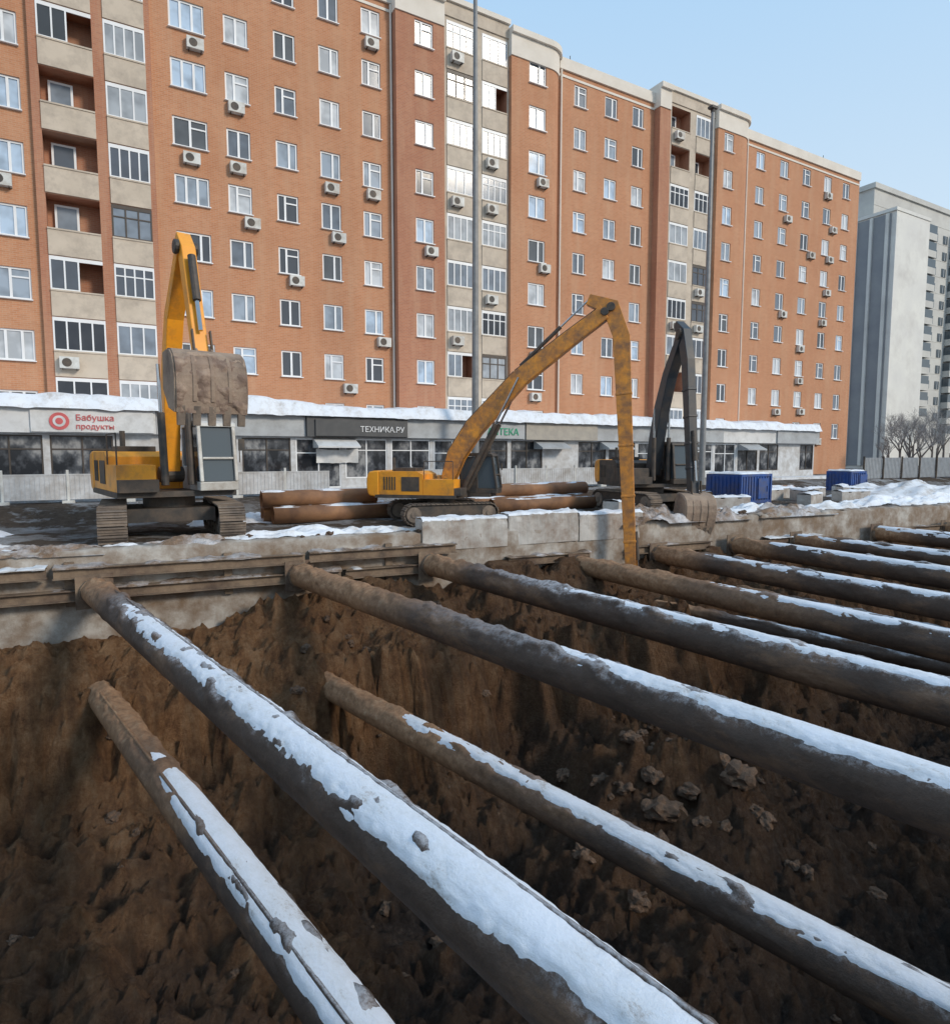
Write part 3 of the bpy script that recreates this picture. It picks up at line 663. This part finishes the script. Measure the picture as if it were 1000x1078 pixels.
SEC=[
 (-22,-1.9,37.0,28.8,0,[(-18,1.2),(-14.5,1.6),(-11.5,1.2),(-8.6,1.2),(-6,1.2),(-3.1,1.6)],0),
 (3.1,15.9,37.0,28.8,0,[(4.8,1.65),(7.15,1.2),(9.65,1.15),(12.1,1.15),(14.6,1.15)],0),
 (15.9,19.05,36.4,29.2,1,[(17.7,1.2)],0),
 (23.75,28.1,36.2,28.9,0,[(25.8,1.35)],1.3),
 (28.1,37.0,37.0,28.8,0,[(30.0,1.1),(32.8,1.15),(35.4,1.1)],0),
 (37.0,38.1,36.4,29.3,1,[],0),
 (43.1,47.4,36.2,29.2,0,[(44.4,1.1)],1.3),
 (47.4,64,37.0,28.8,0,[(49.4,1.1),(52.6,1.15),(55.8,1.15),(59,1.15),(61.9,1.1)],0)]
mb=MB()
for (u0,u1,v,zt,mt,wl,rd) in SEC:
    holes=[]
    for (u,w) in wl:
        for z in ROWS: holes.append((u-w/2,u+w/2,z-.72,z+.72)); wins.append((u,z,v,w))
    ue=u1-rd
    grid_wall(mb,u0,ue,v,0,zt,holes,.2,mt,mt)
    mb.quad((u0,38.5,0),(u0,v,0),(u0,v,zt),(u0,38.5,zt),mt)
    if rd:
        pr=[(ue,v)]
        for k in range(1,9):
            t=math.pi/2*k/8; pr.append((ue+rd*math.sin(t),v+rd*(1-math.cos(t))))
        for a,b_ in zip(pr,pr[1:]): mb.quad((*a,0),(*b_,0),(*b_,zt),(*a,zt),mt)
        mb.quad((u1,v+rd,0),(u1,38.5,0),(u1,38.5,zt),(u1,v+rd,zt),mt)
        i=mb.vs([(u0,38.5,zt),(u0,v,zt)]+[(a,b_,zt) for a,b_ in pr]+[(u1,38.5,zt)]); mb.face(range(i,i+3+len(pr)),mt)
    else:
        mb.quad((u1,v,0),(u1,38.5,0),(u1,38.5,zt),(u1,v,zt),mt)
        mb.quad((u0,v,zt),(u1,v,zt),(u1,38.5,zt),(u0,38.5,zt),mt)
BAYS=[(-1.9,3.1,36.75,[(-1.55,.62),(1.1,2.85)]),(19.05,23.75,36.5,[(19.25,21.15),(21.75,23.6)]),(38.1,43.1,36.5,[(38.3,40.3),(40.95,42.9)])]
for (u0,u1,v,cols) in BAYS:
    holes=[]
    for (a,b_) in cols:
        for z in ROWS: holes.append((a,b_,z-1.38,z+1.38)); logs.append((a,b_,z,v))
    grid_wall(mb,u0,u1,v,0,28.7,holes,1.0,1 if u0<0 else 2,1)  # recesses lined in the darker brick to paint in their shade
    mb.quad((u0,38.5,0),(u0,v,0),(u0,v,28.7),(u0,38.5,28.7),2); mb.quad((u1,v,0),(u1,38.5,0),(u1,38.5,28.7),(u1,v,28.7),2)
    mb.box(u0+.05,u1-.05,v-.08,38.4,28.7,29.5,2)
mb.box(-22,64,38.5,50,0,28.6,0)
mb.obj('wall',[brick,brick_d,beige],AB)
mb=MB()
def curve_pts(u1,rd,v,o): return [(u1-rd,v-o)]+[(u1-rd+(rd+o)*math.sin(math.pi/2*k/8),v+rd-(rd+o)*math.cos(math.pi/2*k/8)) for k in range(1,9)]
for (u0,u1,v,zt,mt,wl,rd) in SEC:
    if zt<28.85 and not rd:
        mb.box(u0+.003,u1-.003,v-.14,v+.35,28.45,29.2); mb.box(u0+.004,u1-.004,v-.05,v-.003,28.0,28.15)
    else:
        for (zc0,zc1,o) in ((zt-1.25,zt+.05,.08),(zt+.053,zt+.42,.26)):
            mb.box(u0-.05,u1-rd,v-o,38.4,zc0,zc1)
            if rd:
                pr=curve_pts(u1,rd,v,o); n=len(pr)
                for a,b_ in zip(pr,pr[1:]): mb.quad((*a,zc0),(*b_,zc0),(*b_,zc1),(*a,zc1))
                for zc in (zc0,zc1):
                    i=mb.vs([(a,b_,zc) for a,b_ in pr]+[(u1+o,38.4,zc),(u1-rd,38.4,zc)]); mb.face(range(i,i+n+2))
                mb.quad((u1+o,v+rd,zc0),(u1+o,38.4,zc0),(u1+o,38.4,zc1),(u1+o,v+rd,zc1))
for (u0,u1,v,cols) in BAYS: mb.box(u0-.0,u1+.0,v-.22,38.3,29.503,29.8)
mb.obj('parapet',[coping],AB)
for u in [9,31,33.5,52,56,60,62]:
    mb=MB(); hh=30.4+random.random()
    mb.cyl((u,39.5,28.6),(u,39.5,hh),.03,seg=6); mb.box(u-.4,u+.4,39.5,39.52,30.0,30.04); mb.obj('antenna',[blk],AB)
mb=MB(); mb.box(-22,64,39.2,39.3,29.5,29.55)
for k in range(44): mb.box(-21.9+k*2,-21.86+k*2,39.2,39.24,28.6,29.5)
mb.obj('roof_railing',[blk],AB)
def winmesh(w,h=1.44,split=(.5,),trans=False):
    m=MB(); f=.09
    m.box(-w/2,w/2,-.05,.03,-h/2,-h/2+f); m.box(-w/2,w/2,-.05,.03,h/2-f,h/2); m.box(-w/2,-w/2+f,-.05,.03,-h/2+f,h/2-f); m.box(w/2-f,w/2,-.05,.03,-h/2+f,h/2-f)
    for s in split:
        x=-w/2+w*s; m.box(x-.055,x+.055,-.05,.03,-h/2+f,h/2-f)
    if trans:
        x0=-w/2+w*split[0]+.055; m.box(x0,w/2-f,-.05,.03,h*.18,h*.18+.07)
    m.box(-w/2-.04,w/2+.04,-.26,-.05,-h/2-.03,-h/2+.012)
    g=MB(); g.quad((-w/2+f,0,-h/2+f),(w/2-f,0,-h/2+f),(w/2-f,0,h/2-f),(-w/2+f,0,h/2-f))
    return m,g
protos={}
for w in (1.1,1.15,1.2,1.35,1.6,1.65):
    l=[]
    for kind in range(3):
        sp=[(.5,),(.38,),(.62,)][kind] if w<1.5 else [(.33,.66),(.5,),(.3,.7)][kind]
        m,g=winmesh(w,split=sp,trans=(kind==1))
        l.append((m.mesh('window',[white]),g.mesh('glass',[glassw]),m,g))
    protos[w]=l
wins.sort(key=lambda q:(q[0]<-4.5,q[0]))
rest=MB(); cnt=0
for (u,z,v,w) in wins:
    vis=not(u<-4.5 or z<5)
    kind=random.randrange(3)
    if vis and cnt<100:
        me,ge,_,_=protos[w][kind]
        o=mk('window',me,AB,(u,v+.12,z)); mk('glass',ge,o); cnt+=1
    else:
        _,_,m,g=protos[w][kind]
        tone=random.choice([1,2,2,3,3,4,4,5])
        for src,mi in ((m,0),(g,tone)):
            i=rest.vs([(a+u,b_+v+.12,c+z) for a,b_,c in src.v])
            for f in src.f: rest.face([i+q for q in f],mi)
gtones=[]
for i,c in enumerate([(.08,.09,.105),(.17,.20,.24),(.34,.40,.47),(.60,.63,.66),(.48,.60,.74)]):  # same pane tones, curtains and sky reflections put into the base colour
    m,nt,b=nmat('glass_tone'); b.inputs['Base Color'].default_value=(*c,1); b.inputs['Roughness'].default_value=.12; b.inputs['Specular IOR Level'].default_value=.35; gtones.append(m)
o=rest.obj('window_group',[white]+gtones,AB); o['kind']='stuff'
def loggia(w,style):
    m=MB(); zb=-1.38
    m.box(0,w,-.06,.04,zb,zb+1.15)
    m.box(0,w,-.10,.06,zb+1.15,zb+1.22)
    m.box(0,w,.04,.9,zb,zb+.14)
    sp=m.mesh('loggia',[beige])
    f=MB(); g=MB(); z0=zb+1.22; z1=zb+2.66
    if style!=0:
        n={1:4,2:3,3:3,4:4,5:2}[style]; xr=w if style!=5 else w*.55
        f.box(0,xr,-.02,.03,z0,z0+.07); f.box(0,w,-.02,.03,z1-.07,z1+.1)
        for k in range(n+1):
            x=.035+(xr-.07)*k/n; f.box(x-.035,x+.035,-.022,.032,z0+.07,z1-.07)
        if style in(3,4): f.box(0,w,-.021,.031,z0+.95,z0+1.01)
        g.quad((0,.01,z0),(xr,.01,z0),(xr,.01,z1),(0,.01,z1))
    else:
        f.box(.3,1.3,.8,.86,z0-.5,z1-.1); g.quad((.4,.79,z0-.3),(1.2,.79,z0-.3),(1.2,.79,z1-.2),(.4,.79,z1-.2))
    return sp,f.mesh('frame',[white if style!=3 else brownframe]),g.mesh('glass',[glassl])
lc={}
for (a,b_,z,v) in logs:
    w=round(b_-a,2); st=random.choice([0,1,1,2,2,4,3,5,1])
    if w>2.1 and z>13: st=random.choice([0,0,5,3,0])
    if (w,st) not in lc: lc[(w,st)]=loggia(w,st)
    sp,f,g=lc[(w,st)]
    o=mk('loggia',sp,AB,(a,v,z)); mk('frame',f,o); mk('glass',g,o)
m=MB(); m.box(-.4,.4,-.3,0,-.27,.27,0); m.cyl((-.1,-.31,0),(-.1,-.30,0),.2,seg=16,m=1); m.box(-.3,-.27,-.3,.02,-.34,-.27,1); m.box(.27,.3,-.3,.02,-.34,-.27,1)
acm=m.mesh('air_conditioner',[cabwhite,blk])
cand=[q for q in wins if q[0]>-4 and q[3]>1.12]
random.shuffle(cand)
for (u,z,v,w) in cand[:36]:
    mk('air_conditioner',acm,AB,(u+random.choice([-.1,.35,.55,.9,0]),v-.02,z-.72-random.uniform(.32,.6)))
for (a,b_,z,v) in random.sample(logs,14): mk('air_conditioner',acm,AB,(a+.6,v-.12,z-.75))
for u,v in ((28.25,36.9),(15.8,36.9),(47.55,36.9)):
    m=MB(); m.cyl((u,v,0),(u,v,28.4),.07,seg=8); m.obj('downpipe',[coping],AB)
# ---------------------------------------------------------------- shop pavilion
SP=empty('shop_pavilion',(0,0,0)); top(SP,"long low grey shop pavilion with glazed fronts and snow-covered roof","shops")
grey=M('grey_fascia',(.44,.46,.47),(.37,.38,.39),scale=.7,rough=.5,dirt=(.26,.26,.26),dirt_amt=.15)
wht=M('white_fascia',(.70,.70,.69),(.62,.62,.62),scale=.7,rough=.5,dirt=(.42,.41,.39),dirt_amt=.15)
drk=M('dark_fascia',(.06,.062,.065),(.08,.08,.08),rough=.5)
tan=M('tan_panel',(.42,.38,.32),(.34,.31,.27),rough=.7)
lite=M('light_plinth',(.62,.63,.64),(.5,.5,.5),rough=.6,dirt=(.34,.31,.28),dirt_amt=.3)
segs=[];u=-14.0
while u<48.5: segs.append((u,min(u+2.45,49.2))); u+=2.45
mb=MB(); holes=[]
for i,(a,b_) in enumerate(segs):
    if i%9==6: continue
    holes.append((a+.12,b_-.12,1.25 if i%3 else .8,3.2))
grid_wall(mb,-14,49.2,31,.3,3.3,holes,.12,0,0)
mb.quad((49.2,31,.3),(49.2,36,.3),(49.2,36,4.3),(49.2,31,4.3),1)
mb.box(-14,49.19,31.3,36,3.3,4.3,1)
mb.obj('wall',[lite,grey],SP)
for i,h in enumerate(holes):
    w=h[1]-h[0]; hh=h[3]-h[2]
    f=MB()
    f.box(0,w,-.04,.03,0,.06); f.box(0,w,-.04,.03,hh-.06,hh)
    for q in (0,.5,1): f.box(.03+(w-.06)*q-.03,.03+(w-.06)*q+.03,-.042,.032,.06,hh-.06)
    f.box(0,w,-.035,.025,hh*.7,hh*.7+.05)
    o=f.obj('shop_window',[brownframe if (i//4)%2 else white],SP,(h[0],31.07,h[2]))
    g=MB(); g.quad((0,.0,0),(w,.0,0),(w,.0,hh),(0,.0,hh)); g.obj('glass',[glasss],o)
fas=[(-14,2.2,wht,0),(2.2,8.6,grey,.12),(8.6,13.8,drk,-.05),(13.8,21.2,grey,.1),(21.2,26.5,tan,0),(26.5,31.8,grey,.15),(31.8,38,grey,.02),(38,44,wht,.12),(44,49.2,grey,0)]
for i,(a,b_,mt,off) in enumerate(fas):
    m=MB(); m.box(a+.01,b_-.01,30.6+off,31.3,3.28,4.25); m.box(a+.005,b_-.005,30.55+off,31.3,4.253,4.31); m.obj('fascia',[mt],SP)
mb=MB(); nu_=700; nv=26
for j in range(nv+1):
    for i in range(nu_+1):
        a=-14.1+63.4*i/nu_; c=30.38+6.4*j/nv
        e=min(j,nv-j,i,nu_-i)
        q=[0,.85,.97][e] if e<3 else 1
        hgt=(.52+.16*fn(a*.4,c*.5,2,4)+.35*max(0,fn(a*.22,5.5,1,3)+.05)*(1-abs(j/nv-.3)))*q
        mb.v.append((a,c-(.08*fn(a*1.0,2,2,3) if j<2 else 0),4.30+max(hgt,-.02)-((.05+.08*max(0,fn(a*1.0,8,3,3))) if e==0 else 0)))
for j in range(nv):
    for i in range(nu_):
        q=j*(nu_+1)+i; mb.face((q,q+1,q+nu_+2,q+nu_+1))
mb.obj('roof_snow',[snow_m],SP,smooth=True)
for a in (9.0,22,27,33,40): 
    m=MB(); m.prism([(-.0,0),(0,.5),(-.9,.08),(-.9,0)],0,2.1); o=m.obj('awning',[wht if a<12 else grey],SP); 
    o.matrix_local=Matrix.Translation((a,31,2.75))@Matrix.Rotation(R(90),4,'Z')@Matrix.Translation((0,-2.1,0))
def textmesh(txt,size,mat,depth=.02,bold=0):
    cu=D.curves.new('t','FONT'); cu.body=txt; cu.size=size; cu.extrude=depth; cu.offset=bold; cu.align_x='LEFT'
    to=D.objects.new('t',cu); COL.objects.link(to); bpy.context.view_layer.update()
    me=D.meshes.new_from_object(to.evaluated_get(bpy.context.evaluated_depsgraph_get())); D.objects.remove(to)
    me.materials.clear(); me.materials.append(mat); return me
red=M('red_letter',(.62,.12,.12),(.52,.1,.1),rough=.5); grn=M('green_letter',(.02,.36,.19),(.02,.3,.15),rough=.5); wl=M('white_letter',(.75,.75,.75),(.7,.7,.7),rough=.5)
def sign(label,u0,u1,z0,z1,v,panel,items):
    r=empty('shop_sign',(u0,v,z0)); top(r,label,"shop sign")
    m=MB(); m.box(0,u1-u0,0,.06,0,z1-z0); m.obj('panel',[panel],r)
    for (txt,size,mat,x,z) in items:
        o=mk('lettering',textmesh(txt,size,mat,.015,size*.006),r,(x,-.022,z)); o.rotation_euler=(R(90),0,0)
    return r
s=sign("white shop sign with round red logo and red lettering",-2.2,2.1,3.32,4.16,30.52,wht,[("Бабушка",.32,red,1.5,.47),("продукты",.29,red,1.5,.13)])
m=MB(); m.cyl((.95,-.03,.42),(.95,0,.42),.34,seg=32); m.obj('logo',[red],s)
m=MB(); m.cyl((.95,-.045,.42),(.95,-.031,.42),.22,seg=28); m.obj('logo',[wht],s)
m=MB(); m.cyl((.95,-.055,.42),(.95,-.046,.42),.13,seg=24); m.obj('logo',[red],s)
sign("dark shop sign with white capital lettering",9.0,13.75,3.32,4.1,30.47,drk,[("ТЕХНИКА.РУ",.38,wl,2.2,.22)])
sign("grey shop sign with green lettering and cross",17.4,21.1,3.32,4.1,30.62,grey,[("+ АПТЕКА",.52,grn,.75,.2)])
# white banner hanging on the dark shopfront
bn=empty('banner',(9.1,30.9,1.0)); top(bn,"white cloth banner hanging on the dark shopfront","banner")
m=MB(); rr=[]
for k in range(25):
    a=2.1*k/24; y=.04*math.sin(a*5)+.03*fn(a*2,1); rr.append(m.vs([(a,y-.06,1.72-.08*math.sin(a*1.5)),(a,y*1.6-.1,1.35),(a,y-.08,1.02+.05*fn(a*2,3))]))
for k in range(24):
    for j in range(2): m.face((rr[k]+j+1,rr[k+1]+j+1,rr[k+1]+j,rr[k]+j))
m.obj('cloth',[wht],bn,smooth=True)
m=MB(); m.box(0,1.96,-.015,.015,.15,1.05,0)
for k in range(13): m.box(.08+k*.15,.11+k*.15,-.03,-.015,.15,1.05,0)
m.box(0,1.96,-.035,.03,1.05,1.1,0)
pan=m.mesh('panel',[lite]); m=MB(); m.box(-.04,.04,-.04,.04,0,1.25); m.box(-.2,.2,-.15,.15,0,.12); pst=m.mesh('post',[cabwhite])
for k in range(18):
    u=-9+k*2.0
    if k in (9,10): continue
    o=empty('site_fence',(u,28.4+random.uniform(-.05,.05),.6),random.uniform(-.02,.02)); top(o,"light grey ribbed barrier panel standing before the shops","fence","barrier panels in front of the shops")
    mk('panel',pan,o); mk('post',pst,o)
def mast(u,v,H,label):
    r=empty('lamp_mast',(u,v,.5)); top(r,label,"lamp mast","tall lamp masts by the shops")
    m=MB(); m.cyl((0,0,0),(0,0,H),.2,.1,seg=16); m.cyl((0,0,0),(0,0,.5),.34,.3,seg=16)
    for k in (1,2): m.cyl((0,0,H*k/3),(0,0,H*k/3+.25),.2-.03*k,seg=16)
    m.obj('pole',[D.materials.get('galvanised') or M('galvanised',(.26,.26,.26),(.19,.19,.19),rough=.5,metal=.2)],r)
    m=MB(); m.box(-.25,.25,-.18,.18,H-.02,H+.12); m.cyl((0,0,H-.2),(0,0,H),.13,seg=10)
    m.obj('lamp_head',[blk],r)
mast(16.9,29.0,24.6,"tall grey tapered lamp mast in front of the brick block")
mast(32.8,28.0,22.6,"tall grey lamp mast standing beside the shop roof")
# ---------------------------------------------------------------- far buildings
pg=M('pale_render',(.74,.73,.68),(.66,.65,.62),scale=.25,rough=.85,dirt=(.55,.53,.5),dirt_amt=.1,dscale=.3)
dg=M('shaded_cladding',(.24,.25,.27),(.29,.30,.31),scale=.4,rough=.7)  # darker grey paints in the shade on the tower's left face
gb=M('grey_render',(.58,.57,.53),(.52,.51,.48),scale=.25,rough=.9,dirt=(.44,.43,.41),dirt_amt=.2,dscale=.3)
r=empty('office_tower',(89,46.5,0)); top(r,"pale tower with shade-coloured ribbed side wall beyond the brick block","tower")
m=MB(); m.box(0,8.2,0,26,0,33.4,0); m.box(-.2,8.3,-.1,26,33.4,33.8,0)
m.box(-.12,0,.6,26,1,33.2,1)
for k in range(12): m.box(-.4,-.121,.8+k*2,.8+k*2+.35,1,33.2,0)
m.obj('wall',[pg,dg],r)
r=empty('panel_building',(108,60,0)); top(r,"tall grey panel apartment building with balconies behind the tower","apartment building")
m=MB(); m.box(0,42,0,20,0,44.5,0); m.box(-.3,42.3,-.3,20,44.5,45.3,0)
for k in range(15): m.box(-.04,42.04,-.04,0,2.8+k*2.8,2.86+k*2.8,0)
m.obj('wall',[gb],r)
wm=MB(); wm.box(-.7,.7,-.1,-.045,-.7,.7,0); wm.box(-.04,.04,-.13,-.1,-.7,.7,1); me=wm.mesh('window',[glassc,white])
bm_=MB(); bm_.box(-1.6,1.6,-1.2,-.05,-1.3,-.2,0); bm_.box(-1.6,1.6,-1.15,-.05,-.2,1.2,1); bme=bm_.mesh('balcony',[gb,glassc])
for k in range(13):
    for i in range(4): mk('window' if i%3 else 'balcony',me if i%3 else bme,r,(16.0+i*3.4,0,6.5+k*2.8))
bark=M('bark',(.12,.10,.09),(.16,.14,.13),rough=.9); twig=M('frosty_twig',(.20,.18,.17),(.36,.35,.35),rough=.9)
def tree(u,v,H,seed):
    rnd=random.Random(seed); r=empty('bare_tree',(u,v,.5)); top(r,"leafless frosty tree beyond the site","tree","bare trees beyond the site")
    t=MB(); c=MB()
    def br(p,d,L,rad,dep):
        q=p+d*L; (t if dep<2 else c).cyl(p,q,rad,rad*.65,seg=5 if dep else 8,caps=False)
        if dep>=6: return
        for k in range(3):
            nd=(d+Vector((rnd.uniform(-.8,.8),rnd.uniform(-.8,.8),rnd.uniform(-.1,.5)))).normalized()
            br(p.lerp(q,rnd.uniform(.55,1)),nd,L*rnd.uniform(.6,.8),rad*.55,dep+1)
    br(Vector((0,0,0)),Vector((0,0,1)),H*.30,.15,0)
    t.obj('trunk',[bark],r); c.obj('crown',[twig],r)
for k,(u,v,H) in enumerate([(72,36,8.5),(76,37,8),(80,39,10),(70,33,6),(84,38,9),(90,40,11),(66,34,5),(78,34,7),(87,42,10),(96,44,11)]): tree(u,v,H,k)
mt=M('fence_sheet',(.36,.38,.40),(.29,.30,.31),rough=.6)
m=MB(); m.box(0,2.4,-.02,.02,.1,1.7,0)
for k in range(12): m.box(.1+k*.2,.16+k*.2,-.05,-.02,.1,1.7,0)
fm=m.mesh('panel',[mt]); m=MB(); m.box(-.05,.05,-.05,.05,0,1.8); fp=m.mesh('post',[blk])
for k in range(24):
    o=empty('site_fence',(50+k*2.45,27.5-.12*k,.5)); top(o,"grey corrugated site fence panel at the far side","fence","far site fence panels"); mk('panel',fm,o); mk('post',fp,o)
# ---------------------------------------------------------------- light, sky, camera
W=D.worlds.new("World"); S.world=W; W.use_nodes=True; nt=W.node_tree
bg=nt.nodes['Background']; sk=nt.nodes.new('ShaderNodeTexSky'); sk.sky_type='NISHITA'; sk.sun_disc=False
sx,sy=.49,-.87; el=R(28)
sk.sun_elevation=el; sk.sun_rotation=math.atan2(sx,sy); sk.air_density=1.2; sk.dust_density=2.0; sk.ozone_density=1.5
tc=nt.nodes.new('ShaderNodeTexCoord'); sp=nt.nodes.new('ShaderNodeSeparateXYZ'); nt.links.new(tc.outputs['Generated'],sp.inputs[0])
hz=ramp(nt,sp.outputs[2],[(0,(.82/.13,.89/.13,.96/.13)),(.25,(.66/.13,.82/.13,.97/.13)),(.6,(.44/.13,.69/.13,.97/.13))])
nt.links.new(mixc(nt,.92,sk.outputs[0],hz.outputs[0]),bg.inputs['Color']); bg.inputs['Strength'].default_value=.13
sl=D.lights.new('sun','SUN'); sl.energy=2.2; sl.angle=R(12); sl.color=(1,.89,.75)
so=D.objects.new('sun',sl); COL.objects.link(so)
dirv=Vector((sx*math.cos(el),sy*math.cos(el),math.sin(el))); so.rotation_euler=dirv.to_track_quat('Z','Y').to_euler()
cam=D.cameras.new('camera'); co=D.objects.new('camera',cam); COL.objects.link(co)
co.location=(0,0,2.4); co.rotation_euler=(R(90-5.04),0,R(-30.2)); cam.sensor_fit='HORIZONTAL'; cam.sensor_width=36; cam.lens=24.48; cam.clip_end=3000; cam.clip_start=.05
S.camera=co
S.view_settings.view_transform='Standard'
